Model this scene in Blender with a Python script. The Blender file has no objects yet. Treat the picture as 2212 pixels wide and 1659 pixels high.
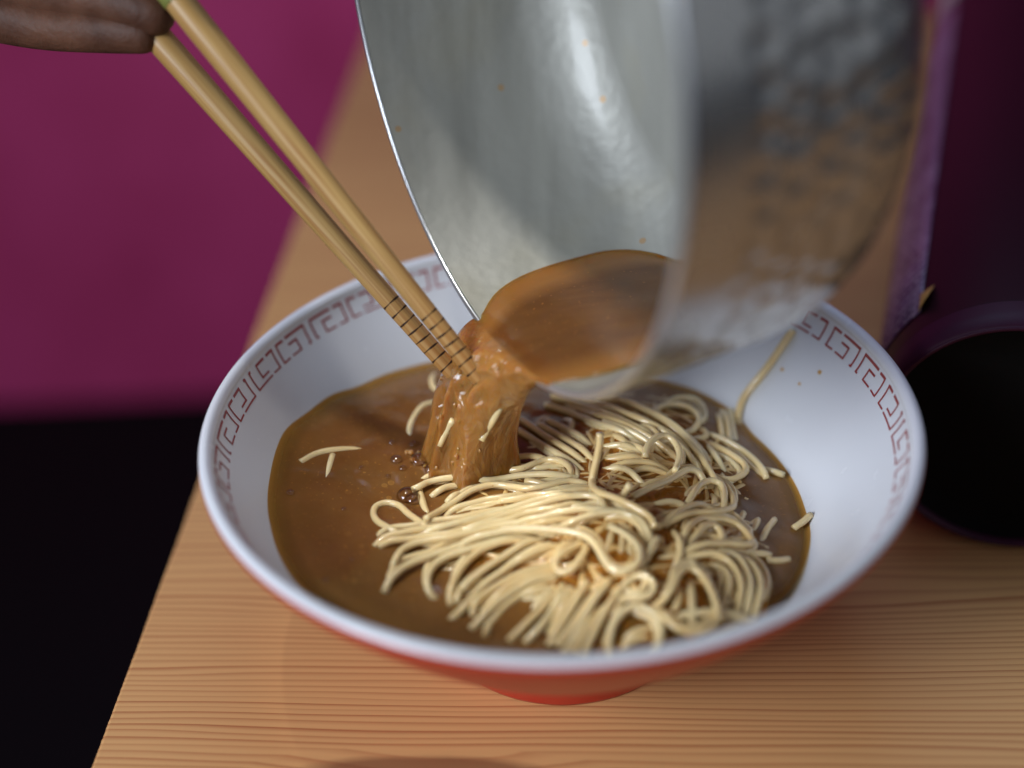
import bpy, math, random
import numpy as np
from mathutils import Vector, Matrix, noise

random.seed(7)
rng = np.random.default_rng(7)
SC = bpy.context.scene
COL = SC.collection

# ------------------------------------------------------------------ camera
CAM = np.array([-0.013249, -0.343091, 0.321688])
PITCH, ROLL = 0.593012, -0.045263
FPX, PCX, PCY = 3072.0, 1106.0, 829.5
_f = np.array([0, math.cos(PITCH), -math.sin(PITCH)])
_r0 = np.array([1.0, 0, 0]); _u0 = np.array([0, math.sin(PITCH), math.cos(PITCH)])
CR = math.cos(ROLL) * _r0 + math.sin(ROLL) * _u0
CU = -math.sin(ROLL) * _r0 + math.cos(ROLL) * _u0
cam_data = bpy.data.cameras.new('camera')
cam = bpy.data.objects.new('camera', cam_data)
COL.objects.link(cam)
mw = Matrix.Identity(4)
for i in range(3):
    mw[i][0] = CR[i]; mw[i][1] = CU[i]; mw[i][2] = -_f[i]; mw[i][3] = CAM[i]
cam.matrix_world = mw
cam_data.sensor_width = 36.0
cam_data.lens = 36.0 * FPX / 2212.0
cam_data.clip_start = 0.01; cam_data.clip_end = 60.0
cam_data.dof.use_dof = True
cam_data.dof.focus_distance = float((np.array([-0.02, 0.012, 0.07]) - CAM) @ _f)
cam_data.dof.aperture_fstop = 2.7
SC.camera = cam

# ------------------------------------------------------------------ world, lamps, exposure
world = bpy.data.worlds.new('World'); SC.world = world
world.use_nodes = True
bg = world.node_tree.nodes['Background']
bg.inputs[0].default_value = (0.48, 0.62, 1.0, 1)
bg.inputs[1].default_value = 0.05
SC.view_settings.view_transform = 'Standard'
SC.view_settings.look = 'None'
SC.view_settings.gamma = 1.0
SC.view_settings.exposure = 0.0


def area(name, loc, target, sx, sy, power, col, shape='RECTANGLE'):
    l = bpy.data.lights.new(name, 'AREA')
    l.shape = shape; l.size = sx
    if shape in ('RECTANGLE', 'ELLIPSE'):
        l.size_y = sy
    l.energy = power; l.color = col
    o = bpy.data.objects.new(name, l); COL.objects.link(o)
    o.location = loc
    d = Vector(target) - Vector(loc)
    o.rotation_euler = d.to_track_quat('-Z', 'Y').to_euler()
    return o


KEL = math.radians(74)
KD = np.array([-0.891 * math.cos(KEL), 0.453 * math.cos(KEL), math.sin(KEL)])
# overhead key light; narrow cone added to keep it off the table
kl = bpy.data.lights.new('key_lamp', 'SPOT')
kl.energy = 27.0; kl.color = (1.0, 0.96, 0.90); kl.shadow_soft_size = 0.036
kl.spot_size = math.radians(8.3); kl.spot_blend = 0.2
ko = bpy.data.objects.new('key_lamp', kl); COL.objects.link(ko)
ko.location = tuple(KD * 1.1 + np.array([-.004, .004, .06]))
ko.rotation_euler = Vector(-KD).to_track_quat('-Z', 'Y').to_euler()
# open front of the stall, and the sky above it
area('window_lamp', (-0.80, -0.62, 0.58), (0, 0, 0.05), 0.42, 0.50, 13.5, (0.82, 0.89, 1.0))
area('sky_lamp', (0.02, 0.30, 0.80), (0.03, 0, 0.06), 0.5, 0.45, 1.6, (0.52, 0.70, 1.0))
area('front_fill', (1.05, -1.35, 0.95), (0.05, 0, 0.1), 2.4, 2.0, 5.0, (0.85, 0.91, 1.0))  # unseen fill, added to lighten the pan exterior and soften shadows
area('wall_fill', (0.22, 0.86, 0.34), (-0.12, 1.2, -0.10), 0.3, 0.25, 0.6, (0.86, 0.80, 1.0))  # unseen light, added to brighten the wall towards its upper right

# ------------------------------------------------------------------ helpers


def ray(px, py):
    d = (px - PCX) / FPX * CR - (py - PCY) / FPX * CU + _f
    return d / np.linalg.norm(d)


def at_z(px, py, z):
    d = ray(px, py)
    return CAM + d * (z - CAM[2]) / d[2]


def at_y(px, py, y):
    d = ray(px, py)
    return CAM + d * (y - CAM[1]) / d[1]


def mesh(name, verts, faces, mat=None, parent=None, smooth=True, mats=None, fmat=None):
    me = bpy.data.meshes.new(name)
    me.from_pydata([tuple(map(float, v)) for v in verts], [], [tuple(map(int, f)) for f in faces])
    if smooth:
        me.polygons.foreach_set('use_smooth', [True] * len(me.polygons))
    for m in (mats or ([mat] if mat else [])):
        me.materials.append(m)
    if fmat is not None:
        me.polygons.foreach_set('material_index', fmat)
    me.update()
    o = bpy.data.objects.new(name, me)
    COL.objects.link(o)
    if parent:
        o.parent = parent
    return o


def thing(name, label, cat, loc=(0, 0, 0), group=None):
    o = bpy.data.objects.new(name, None); COL.objects.link(o)
    o.location = loc; o.empty_display_size = 0.02
    tag(o, label, cat, group)
    return o


def tag(o, label, cat, group=None):
    o['label'] = label; o['category'] = cat
    if group:
        o['group'] = group


def grid_faces(nr, nc, closed_c=True, flip=False):
    out = []
    for i in range(nr - 1):
        for j in range(nc if closed_c else nc - 1):
            a = i * nc + j; b = i * nc + (j + 1) % nc
            q = (a, b, b + nc, a + nc)
            out.append(q[::-1] if flip else q)
    return out


def lathe(prof, n, a=np.array([1., 0, 0]), b=np.array([0, 1., 0]), c=np.array([0, 0, 1.]), o=np.zeros(3), disp=None):
    """rings of (radius, height); returns verts array"""
    th = np.arange(n) * 2 * np.pi / n
    V = []
    for k, (r, h) in enumerate(prof):
        V.append(o + np.outer(r * np.cos(th), a) + np.outer(r * np.sin(th), b) + h * c)
    return np.vstack(V)


def catmull(P, step):
    P = np.asarray(P, float)
    if len(P) == 2:
        n = max(2, int(np.linalg.norm(P[1] - P[0]) / step))
        return P[0] + (P[1] - P[0]) * np.linspace(0, 1, n + 1)[:, None]
    Q = np.vstack([2 * P[0] - P[1], P, 2 * P[-1] - P[-2]])
    out = []
    for i in range(1, len(Q) - 2):
        p0, p1, p2, p3 = Q[i - 1], Q[i], Q[i + 1], Q[i + 2]
        # centripetal-like parameterisation keeps loops round
        t0 = 0; t1 = t0 + max(1e-9, np.linalg.norm(p1 - p0)) ** .5
        t2 = t1 + max(1e-9, np.linalg.norm(p2 - p1)) ** .5; t3 = t2 + max(1e-9, np.linalg.norm(p3 - p2)) ** .5
        n = max(2, int(round(np.linalg.norm(p2 - p1) / step)))
        for t in np.linspace(t1, t2, n, endpoint=False):
            A1 = (t1 - t) / (t1 - t0) * p0 + (t - t0) / (t1 - t0) * p1
            A2 = (t2 - t) / (t2 - t1) * p1 + (t - t1) / (t2 - t1) * p2
            A3 = (t3 - t) / (t3 - t2) * p2 + (t - t2) / (t3 - t2) * p3
            B1 = (t2 - t) / (t2 - t0) * A1 + (t - t0) / (t2 - t0) * A2
            B2 = (t3 - t) / (t3 - t1) * A2 + (t - t1) / (t3 - t1) * A3
            out.append((t2 - t) / (t2 - t1) * B1 + (t - t1) / (t2 - t1) * B2)
    out.append(P[-1])
    return np.array(out)


def sweep(path, radius, sides=8, square=0.0, up0=(0, 0, 1)):
    path = np.asarray(path); n = len(path)
    T = np.gradient(path, axis=0); T /= np.linalg.norm(T, axis=1)[:, None] + 1e-12
    u = np.cross(T[0], up0)
    if np.linalg.norm(u) < 1e-3:
        u = np.cross(T[0], (1, 0, 0))
    u /= np.linalg.norm(u)
    rad = np.broadcast_to(np.asarray(radius, float), (n,))
    ang = np.arange(sides) * 2 * np.pi / sides
    k = 1 + square * np.cos(4 * ang)
    V = []
    for i in range(n):
        u = u - T[i] * (u @ T[i]); u /= np.linalg.norm(u) + 1e-12
        v = np.cross(T[i], u)
        V.append(path[i] + rad[i] * (np.outer(k * np.cos(ang), u) + np.outer(k * np.sin(ang), v)))
    V = np.vstack(V)
    F = grid_faces(n, sides)
    F.append(tuple(range(sides))[::-1]); F.append(tuple(range((n - 1) * sides, n * sides)))
    return V, F


def box(x0, x1, y0, y1, z0, z1):
    v = [(x, y, z) for z in (z0, z1) for y in (y0, y1) for x in (x0, x1)]
    f = [(0, 2, 3, 1), (4, 5, 7, 6), (0, 1, 5, 4), (2, 6, 7, 3), (0, 4, 6, 2), (1, 3, 7, 5)]
    return v, f


# ------------------------------------------------------------------ materials
class NT:
    def __init__(s, name):
        s.m = bpy.data.materials.new(name); s.m.use_nodes = True
        s.t = s.m.node_tree; s.b = s.t.nodes['Principled BSDF']; s.out = s.t.nodes['Material Output']

    def n(s, typ, **kw):
        x = s.t.nodes.new('ShaderNode' + typ)
        for k, v in kw.items():
            if k.startswith('i_'):
                key = k[2:]
                key = int(key) if key.isdigit() else key.replace('_', ' ')
                x.inputs[key].default_value = v
            else:
                setattr(x, k, v)
        return x

    def l(s, a, b):
        s.t.links.new(a, b)

    def set(s, **kw):
        for k, v in kw.items():
            s.b.inputs[k.replace('_', ' ')].default_value = v
        return s

    def ramp(s, fac, stops, interp='LINEAR'):
        r = s.n('ValToRGB'); r.color_ramp.interpolation = interp
        e = r.color_ramp.elements
        while len(e) < len(stops):
            e.new(0.5)
        for q, (p, c) in zip(e, stops):
            q.position = p; q.color = (*c, 1) if len(c) == 3 else c
        s.l(fac, r.inputs[0]); return r.outputs[0]

    def coord(s, kind='Object', scale=(1, 1, 1), rot=(0, 0, 0), loc=(0, 0, 0)):
        c = s.n('TexCoord'); mp = s.n('Mapping')
        mp.inputs['Scale'].default_value = scale; mp.inputs['Rotation'].default_value = rot; mp.inputs['Location'].default_value = loc
        s.l(c.outputs[kind], mp.inputs[0]); return mp.outputs[0]

    def noise(s, vec, scale, detail=2, rough=.5, dist=0.0):
        x = s.n('TexNoise'); s.l(vec, x.inputs['Vector'])
        x.inputs['Scale'].default_value = scale; x.inputs['Detail'].default_value = detail
        x.inputs['Roughness'].default_value = rough; x.inputs['Distortion'].default_value = dist
        return x.outputs['Fac']

    def math(s, op, a, b=None, c=None):
        x = s.n('Math', operation=op)
        for i, v in enumerate((a, b, c)):
            if v is None: continue
            if isinstance(v, (int, float)): x.inputs[i].default_value = v
            else: s.l(v, x.inputs[i])
        return x.outputs[0]

    def mix(s, fac, a, b, blend='MIX'):
        x = s.n('Mix', data_type='RGBA', blend_type=blend)
        for i, v in ((0, fac), (6, a), (7, b)):
            if isinstance(v, (int, float)): x.inputs[i].default_value = v
            elif isinstance(v, tuple): x.inputs[i].default_value = (*v, 1) if len(v) == 3 else v
            else: s.l(v, x.inputs[i])
        return x.outputs[2]

    def bump(s, h, strength, dist):
        x = s.n('Bump'); x.inputs['Strength'].default_value = strength; x.inputs['Distance'].default_value = dist
        s.l(h, x.inputs['Height']); s.l(x.outputs[0], s.b.inputs['Normal']); return x

    def color(s, c):
        s.l(c, s.b.inputs['Base Color'])


def _knot():
    e0, e1 = at_z(195, 1659, 0.0), at_z(425, 1050, 0.0)
    td = (e1 - e0) / np.linalg.norm(e1 - e0); p = at_z(930, 1672, 0.0) - e0
    return float(p[0] * td[1] - p[1] * td[0]), float(p @ td)


KNOT = _knot()


def m_wood():
    m = NT('pine_board')
    co = m.coord('Object')
    sep = m.n('SeparateXYZ'); m.l(co, sep.inputs[0])
    lo = m.noise(m.coord('Object', (2.2, 9, 1)), 1.0, 2)            # slow bend of the rings
    mid = m.noise(m.coord('Object', (5, 42, 1)), 1.0, 2, .6)
    wide = m.noise(m.coord('Object', (0.8, 22, 1)), 1.0, 1)
    knot = m.n('VectorMath', operation='DISTANCE')
    mpk = m.coord('Object', (1, 5.5, 0))
    m.l(mpk, knot.inputs[0]); knot.inputs[1].default_value = (KNOT[0], KNOT[1] * 5.5, 0)
    kd = m.math('SUBTRACT', 1.0, m.math('MULTIPLY', knot.outputs['Value'], 18.0))
    kd = m.math('MAXIMUM', kd, 0.0)
    v = m.math('MULTIPLY', sep.outputs['Y'], 345.0)
    v = m.math('ADD', v, m.math('MULTIPLY', lo, 5.5))
    v = m.math('ADD', v, m.math('MULTIPLY', mid, 3.2))
    v = m.math('ADD', v, m.math('MULTIPLY', wide, 11.0))
    v = m.math('ADD', v, m.math('MULTIPLY', kd, 2.5))
    fr = m.math('FRACT', v)
    idx = m.math('FLOOR', v)
    wn = m.n('TexWhiteNoise', noise_dimensions='1D'); m.l(idx, wn.inputs['W'])
    late = m.ramp(fr, [(0, (0, 0, 0)), (.4, (.05, .05, .05)), (.74, (.55, .55, .55)), (.9, (1, 1, 1)), (1, (0, 0, 0))])
    late = m.math('MULTIPLY', late, m.math('ADD', m.math('MULTIPLY', wn.outputs['Value'], .6), .38))
    fib = m.noise(m.coord('Object', (25, 900, 1)), 1.0, 2)
    base = m.mix(lo, (.72, .385, .145), (.80, .455, .185))
    base = m.mix(m.math('MULTIPLY', fib, .25), base, (.42, .21, .09))
    c = m.mix(late, base, (.40, .125, .045))
    kn = m.noise(m.coord('Object', (30, 90, 1)), 1.0, 3)
    km = m.math('MULTIPLY', m.ramp(m.math('ADD', kd, m.math('MULTIPLY', kn, .25)), [(.42, (0, 0, 0)), (.62, (1, 1, 1))]), .75)
    c = m.mix(km, c, (.20, .075, .035))
    m.color(c)
    m.bump(m.math('ADD', m.math('MULTIPLY', late, -.6), m.math('MULTIPLY', fib, .25)), .15, .0003)
    m.set(Roughness=.5, Specular_IOR_Level=.35)
    return m.m


def m_simple(name, col, rough=.4, spec=.5, metal=0.0, coat=0.0, sss=0.0):
    m = NT(name)
    n = m.noise(m.coord('Object'), 60, 3)
    m.color(m.mix(n, tuple(c * .93 for c in col), tuple(min(1, c * 1.06) for c in col)))
    m.set(Roughness=rough, Metallic=metal, Specular_IOR_Level=spec, Coat_Weight=coat)
    if sss:
        m.set(Subsurface_Weight=sss, Subsurface_Scale=.002)
        m.b.inputs['Subsurface Radius'].default_value = (1, .6, .35)
    return m.m


def m_porcelain():
    m = NT('white_melamine')
    n = m.noise(m.coord('Object'), 35, 2)
    m.color(m.mix(n, (.76, .77, .79), (.80, .81, .83)))
    m.set(Roughness=.22, Specular_IOR_Level=.45)
    r = m.ramp(m.noise(m.coord('Object'), 130, 3), [(.3, (.18, .18, .18)), (.8, (.30, .30, .30))])
    m.l(r, m.b.inputs['Roughness'])
    return m.m


def m_broth():
    m = NT('broth_surface')
    co = m.coord('Object')
    big = m.noise(co, 30, 3, .55, .6)
    fine = m.noise(co, 420, 2)
    spk = m.noise(co, 900, 1)
    c = m.mix(m.ramp(big, [(.3, (0, 0, 0)), (.72, (1, 1, 1))]), (.145, .056, .010), (.225, .099, .023))
    c = m.mix(m.math('MULTIPLY', m.ramp(spk, [(.66, (0, 0, 0)), (.74, (1, 1, 1))]), .5), c, (.45, .19, .03))
    c = m.mix(m.math('MULTIPLY', fine, .12), c, (.40, .22, .09))
    vo = m.n('TexVoronoi'); m.l(co, vo.inputs['Vector']); vo.inputs['Scale'].default_value = 210; vo.inputs['Randomness'].default_value = 1.0
    vw = m.n('TexWhiteNoise'); m.l(vo.outputs['Position'], vw.inputs['Vector'])
    ring = m.ramp(vo.outputs['Distance'], [(0, (.6, .6, .6)), (.16, (.7, .7, .7)), (.20, (1, 1, 1)), (.24, (0, 0, 0))])
    oil = m.math('MULTIPLY', m.math('MULTIPLY', ring, m.math('GREATER_THAN', vw.outputs['Value'], .80)), m.ramp(big, [(.42, (0, 0, 0)), (.6, (.5, .5, .5))]))
    c = m.mix(oil, c, (.48, .24, .05))
    at = m.n('Attribute', attribute_name='depth')
    c = m.mix(m.ramp(at.outputs['Fac'], [(0, (1, 1, 1)), (.16, (.35, .35, .35)), (.5, (0, 0, 0))]), c, (.34, .16, .03))
    m.color(c)
    m.set(Roughness=.11, Specular_IOR_Level=.38, Subsurface_Weight=.35, Subsurface_Scale=.003)
    m.b.inputs['Subsurface Radius'].default_value = (1, .4, .12)
    tr = m.n('BsdfTransparent'); tr.inputs[0].default_value = (.96, .68, .30, 1)
    mx = m.n('MixShader')
    m.l(m.ramp(at.outputs['Fac'], [(0, (.75, .75, .75)), (.08, (.5, .5, .5)), (.22, (0, 0, 0))]), mx.inputs[0])
    m.l(m.b.outputs[0], mx.inputs[1]); m.l(tr.outputs[0], mx.inputs[2]); m.l(mx.outputs[0], m.out.inputs[0])
    h = m.math('ADD', m.noise(co, 55, 2, .5, .4), m.math('MULTIPLY', m.noise(co, 170, 2), .22))
    m.bump(h, .14, .004)
    return m.m


def m_stream():
    m = NT('broth_pouring')
    co = m.coord('Object')
    lon = m.noise(m.coord('Object', (50, 150, 14), (0, 0, .45)), 1.0, 3, .55, .4)
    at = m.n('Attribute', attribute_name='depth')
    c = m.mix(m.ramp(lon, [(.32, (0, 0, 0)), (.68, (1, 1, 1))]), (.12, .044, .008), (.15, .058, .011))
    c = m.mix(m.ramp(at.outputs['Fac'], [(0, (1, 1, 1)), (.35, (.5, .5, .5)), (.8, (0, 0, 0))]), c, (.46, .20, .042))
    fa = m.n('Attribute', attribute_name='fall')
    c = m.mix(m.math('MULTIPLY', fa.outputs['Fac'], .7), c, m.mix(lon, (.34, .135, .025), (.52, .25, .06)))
    spk = m.noise(co, 800, 1)
    c = m.mix(m.math('MULTIPLY', m.ramp(spk, [(.70, (0, 0, 0)), (.76, (1, 1, 1))]), .4), c, (.45, .16, .025))
    m.color(c)
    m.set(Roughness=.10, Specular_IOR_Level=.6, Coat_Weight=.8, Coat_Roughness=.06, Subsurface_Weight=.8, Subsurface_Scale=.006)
    m.b.inputs['Subsurface Radius'].default_value = (1, .45, .12)
    bh = m.noise(m.coord('Object', (170, 260, 75), (0, 0, .45)), 1.0, 3, .55, .6)
    bp = m.bump(bh, .5, .003)
    m.l(m.math('ADD', m.math('MULTIPLY', fa.outputs['Fac'], .85), .05), bp.inputs['Strength'])
    # a thin skin of broth lets the metal below show
    m.l(m.math('ADD', m.math('MULTIPLY', fa.outputs['Fac'], .9), .1), m.b.inputs['Coat Weight'])
    tr = m.n('BsdfTransparent'); tr.inputs[0].default_value = (.95, .70, .32, 1)
    mx = m.n('MixShader')
    m.l(m.ramp(at.outputs['Fac'], [(0, (.9, .9, .9)), (.10, (.45, .45, .45)), (.45, (0, 0, 0))]), mx.inputs[0])
    m.l(m.b.outputs[0], mx.inputs[1]); m.l(tr.outputs[0], mx.inputs[2]); m.l(mx.outputs[0], m.out.inputs[0])
    return m.m


def m_noodle(name='wheat_noodle', sss=.35, ca=(.84, .62, .29), cb=(.88, .71, .39)):
    m = NT(name)
    oi = m.n('ObjectInfo')
    co = m.coord('Object')
    n = m.noise(co, 90, 3)
    c = m.mix(oi.outputs['Random'], ca, cb)
    c = m.mix(m.ramp(n, [(.45, (0, 0, 0)), (.85, (.5, .5, .5))]), c, (.72, .47, .18))
    sp = m.noise(co, 700, 1)
    c = m.mix(m.math('MULTIPLY', m.ramp(sp, [(.74, (0, 0, 0)), (.79, (1, 1, 1))]), .5), c, (.50, .22, .05))
    m.color(c)
    m.set(Roughness=.27, Specular_IOR_Level=.5, Subsurface_Weight=sss, Subsurface_Scale=.0014, Coat_Weight=.7, Coat_Roughness=.06)
    m.b.inputs['Subsurface Radius'].default_value = (1, .80, .48)
    m.bump(m.noise(co, 500, 2), .18, .0006)
    return m.m


def m_bamboo():
    m = NT('bamboo')
    co = m.coord('Object')
    sep = m.n('SeparateXYZ'); m.l(co, sep.inputs[0])
    g = m.noise(m.coord('Object', (700, 700, 14)), 1.0, 3, .6)
    g2 = m.noise(m.coord('Object', (260, 260, 9)), 1.0, 2)
    c = m.mix(m.ramp(g2, [(.3, (0, 0, 0)), (.7, (1, 1, 1))]), (.36, .20, .06), (.50, .32, .12))
    c = m.mix(m.math('MULTIPLY', m.ramp(g, [(.48, (0, 0, 0)), (.62, (1, 1, 1))]), .7), c, (.30, .13, .035))
    # broth-stained, scorched lower end
    st = m.ramp(m.math('ADD', sep.outputs['Z'], m.math('MULTIPLY', g2, .03)), [(.0, (1, 1, 1)), (.058, (0, 0, 0))])
    c = m.mix(m.math('MULTIPLY', st, .8), c, (.38, .14, .025))
    m.color(c)
    m.set(Roughness=.38, Specular_IOR_Level=.4)
    m.bump(g, .25, .0003)
    return m.m


def m_alu(name, inside):
    m = NT(name)
    co = m.coord('Object')
    if inside:
        st = m.noise(m.coord('Object', (55, 7, 7), (0, 0, -.4293)), 1.0, 3, .55, .3)
        cl = m.noise(co, 22, 3)
        c = m.mix(m.ramp(st, [(.35, (0, 0, 0)), (.7, (1, 1, 1))]), (.30, .30, .27), (.42, .42, .38))
        c = m.mix(m.math('MULTIPLY', m.ramp(cl, [(.5, (0, 0, 0)), (.75, (1, 1, 1))]), .35), c, (.36, .32, .19))
        sp = m.n('TexVoronoi'); m.l(co, sp.inputs['Vector']); sp.inputs['Scale'].default_value = 110
        wn = m.n('TexWhiteNoise'); m.l(sp.outputs['Position'], wn.inputs['Vector'])
        keep = m.math('GREATER_THAN', wn.outputs['Value'], .82)
        sz = m.math('LESS_THAN', sp.outputs['Distance'], .13)
        c = m.mix(m.math('MULTIPLY', m.math('MULTIPLY', keep, sz), .6), c, (.45, .24, .06))
        m.color(c)
        m.set(Metallic=.35, Specular_IOR_Level=.5, Coat_Weight=.25, Coat_Roughness=.16)
        m.l(m.ramp(st, [(.3, (.48, .48, .48)), (.7, (.60, .60, .60))]), m.b.inputs['Roughness'])
        m.bump(m.math('ADD', m.noise(co, 75, 2), m.math('MULTIPLY', m.noise(co, 300, 3), .2)), .22, .003)
    else:
        n = m.noise(co, 45, 3)
        c = m.mix(n, (.40, .39, .36), (.50, .49, .46))
        m.color(c)
        m.set(Metallic=.78)
        m.l(m.ramp(n, [(.3, (.22, .22, .22)), (.7, (.31, .31, .31))]), m.b.inputs['Roughness'])
    return m.m


def m_label():
    m = NT('printed_label')
    co = m.coord('UV')
    wn = m.noise(m.coord('UV', (26, 150, 1)), 1.0, 2, .7)
    rows = m.n('TexWave', wave_type='BANDS', bands_direction='Y', i_Scale=20.0)
    m.l(co, rows.inputs['Vector'])
    t = m.math('MULTIPLY', m.ramp(wn, [(.48, (0, 0, 0)), (.58, (1, 1, 1))]), m.ramp(rows.outputs['Fac'], [(.3, (0, 0, 0)), (.5, (1, 1, 1))]))
    big = m.noise(m.coord('UV', (5, 16, 1)), 1.0, 3)
    c = m.mix(m.ramp(big, [(.35, (0, 0, 0)), (.7, (1, 1, 1))]), (.10, .02, .11), (.36, .20, .36))
    c = m.mix(m.math('MULTIPLY', t, .8), c, (.66, .54, .62))
    sep = m.n('SeparateXYZ'); m.l(co, sep.inputs[0])
    edge = m.math('GREATER_THAN', sep.outputs['X'], .93)
    edge2 = m.math('LESS_THAN', sep.outputs['X'], .955)
    c = m.mix(m.math('MULTIPLY', edge, edge2), c, (.42, .28, .40))
    m.color(c)
    m.set(Roughness=.45)
    return m.m


WOOD = m_wood()
WHITE = m_porcelain()
RED = m_simple('red_glaze', (.46, .036, .018), .38, .4, 0, .1)
PRINT = m_simple('red_print', (.36, .028, .022), .35)
BROTH = m_broth(); STREAM = m_stream(); NOODLE = m_noodle(); NOODLE_DEEP = m_noodle('deep_noodle', 0.0, (.74, .50, .19), (.78, .55, .23)); BAMBOO = m_bamboo()  # deep layer noodles get a browner, more golden colour
BURN = m_simple('burnt_line', (.035, .014, .008), .6, .2)
ALU_IN = m_alu('aluminium_interior', True); ALU_OUT = m_alu('hammered_aluminium', False)
ALU_RIM = m_simple('bare_rim_metal', (.80, .82, .84), .3, .5, .85)
MAROON = m_simple('maroon_paint', (.020, .0022, .008), .5, .2, 0, 0)
PURPLE = m_simple('purple_paint', (.04, .0045, .022), .5, .25, 0, 0)
BLACK = m_simple('black_plastic', (.003, .0028, .0028), .7, .08)
LABEL = m_label()
YELLOW = m_simple('yellow_paper', (.55, .36, .08), .6)
PALE = m_simple('pale_paper', (.50, .38, .38), .6)
def m_cloth():
    m = NT('pink_cloth')
    co = m.coord('Object')
    n = m.noise(co, 5, 3, .55)
    m.color(m.mix(m.ramp(n, [(.3, (0, 0, 0)), (.7, (1, 1, 1))]), (.54, .043, .165), (.68, .066, .235)))
    m.set(Roughness=.6, Specular_IOR_Level=.25)
    m.bump(m.noise(m.coord('Object', (2.2, 1, .6)), 2.0, 2), .8, .06)
    return m.m


PINK = m_cloth()
FLOOR = m_simple('dark_floor', (.004, .004, .005), .7, .15)
def m_skin():
    m = NT('skin')
    co = m.coord('Object')
    a = m.noise(co, 45, 4, .6)
    c = m.mix(m.ramp(a, [(.35, (0, 0, 0)), (.7, (1, 1, 1))]), (.062, .023, .012), (.125, .053, .029))
    m.color(c)
    m.set(Roughness=.6, Specular_IOR_Level=.3, Subsurface_Weight=.15, Subsurface_Scale=.002)
    w = m.noise(m.coord('Object', (1.0, .35, 1.0)), 160, 4, .65, .8)
    m.bump(m.math('ADD', w, m.math('MULTIPLY', a, 1.5)), .22, .0035)
    return m.m


SKIN = m_skin()
GREEN = m_simple('green_yellow_paint', (.17, .18, .04), .5)


def m_bubble():
    m = NT('bubble_film')
    t = m.n('BsdfTransparent'); t.inputs[0].default_value = (.97, .93, .88, 1)
    g = m.n('BsdfGlossy'); g.inputs['Roughness'].default_value = .04
    lw = m.n('LayerWeight'); lw.inputs[0].default_value = .25
    mx = m.n('MixShader')
    m.l(m.math('ADD', m.math('MULTIPLY', lw.outputs['Fresnel'], .8), .06), mx.inputs[0])
    m.l(t.outputs[0], mx.inputs[1]); m.l(g.outputs[0], mx.inputs[2]); m.l(mx.outputs[0], m.out.inputs[0])
    return m.m


BUBBLE = m_bubble()

# ------------------------------------------------------------------ setting: floor, wall
v, f = box(-4, 4, -2.5, 3.0, -0.78, -0.72)
o = mesh('floor', v, f, FLOOR, smooth=False); o['kind'] = 'structure'
v, f = box(-4, 4, 1.20, 1.26, -0.715, 1.9)
o = mesh('wall', v, f, PINK, smooth=False); o['kind'] = 'structure'

# ------------------------------------------------------------------ table
E0 = at_z(195, 1659, 0.0); E1 = at_z(425, 1050, 0.0)
tdir = (E1 - E0) / np.linalg.norm(E1 - E0)
tang = math.atan2(tdir[1], tdir[0]) - math.pi / 2
table = thing('table', 'light pine wooden table with straight reddish grain under the bowl', 'table', (E0[0], E0[1], -0.72))
table.rotation_euler = (0, 0, tang)
Y0, Y1, X1, TH = -0.16, 0.62, 0.62, 0.032
ny = 700
ys = np.linspace(Y0, Y1, ny)
prof_n = 5
V = []
for y in ys:
    chip = 0.00012 * noise.noise(Vector((y * 260, 0, 3))) + 0.00012 * noise.noise(Vector((y * 900, 5, 3)))
    x0 = 0.0005 * noise.noise(Vector((y * 25, 9, 0))) + chip
    V += [(x0, y, 0.72 - TH), (x0, y, 0.72 - 0.0009), (x0 + 0.0003, y, 0.72 - 0.0003), (x0 + 0.0011, y, 0.72), (X1, y, 0.72), (X1, y, 0.72 - TH)]
F = grid_faces(ny, 6, True, False)
F.append(tuple(range(6))[::-1]); F.append(tuple(range((ny - 1) * 6, ny * 6)))
tt = mesh('tabletop', V, F, WOOD, table, smooth=False)
for lx, ly in ((.06, -.10), (.55, -.10), (.06, .56), (.55, .56)):
    v, f = box(lx - .025, lx + .025, ly - .025, ly + .025, 0.0, 0.72 - TH - .0005)
    mesh('leg', v, f, WOOD, table, smooth=False)

# ------------------------------------------------------------------ bowl
H = 0.08
WALL = np.array([(.1010, -.0005), (.0995, -.0045), (.0958, -.0105), (.0905, -.018), (.0815, -.030), (.072, -.041), (.059, -.0525), (.04, -.062), (.02, -.066), (0.0, -.067)])
OUT = [(.1053, -.0015), (.1025, -.006), (.095, -.016), (.0853, -.028), (.0748, -.040), (.063, -.0525), (.0515, -.0625), (.0435, -.069)]


def wall_r(z):
    return np.interp(z, WALL[::-1, 1], WALL[::-1, 0])


def smooth_prof(P, n):
    P = [np.array((a, 0, b)) for a, b in P]
    L = sum(np.linalg.norm(P[i + 1] - P[i]) for i in range(len(P) - 1))
    return [(q[0], q[2]) for q in catmull(P, L / n)]


bowl = thing('ramen_bowl', 'white ramen bowl with red fret border inside and red outside', 'bowl', (0, 0, 0))
N = 192
inner = [(max(r, 1e-5), z + H) for r, z in smooth_prof(WALL, 60)]
V = lathe(inner, N); mesh('bowl_interior', V, grid_faces(len(inner), N, True, False), WHITE, bowl)
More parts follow.
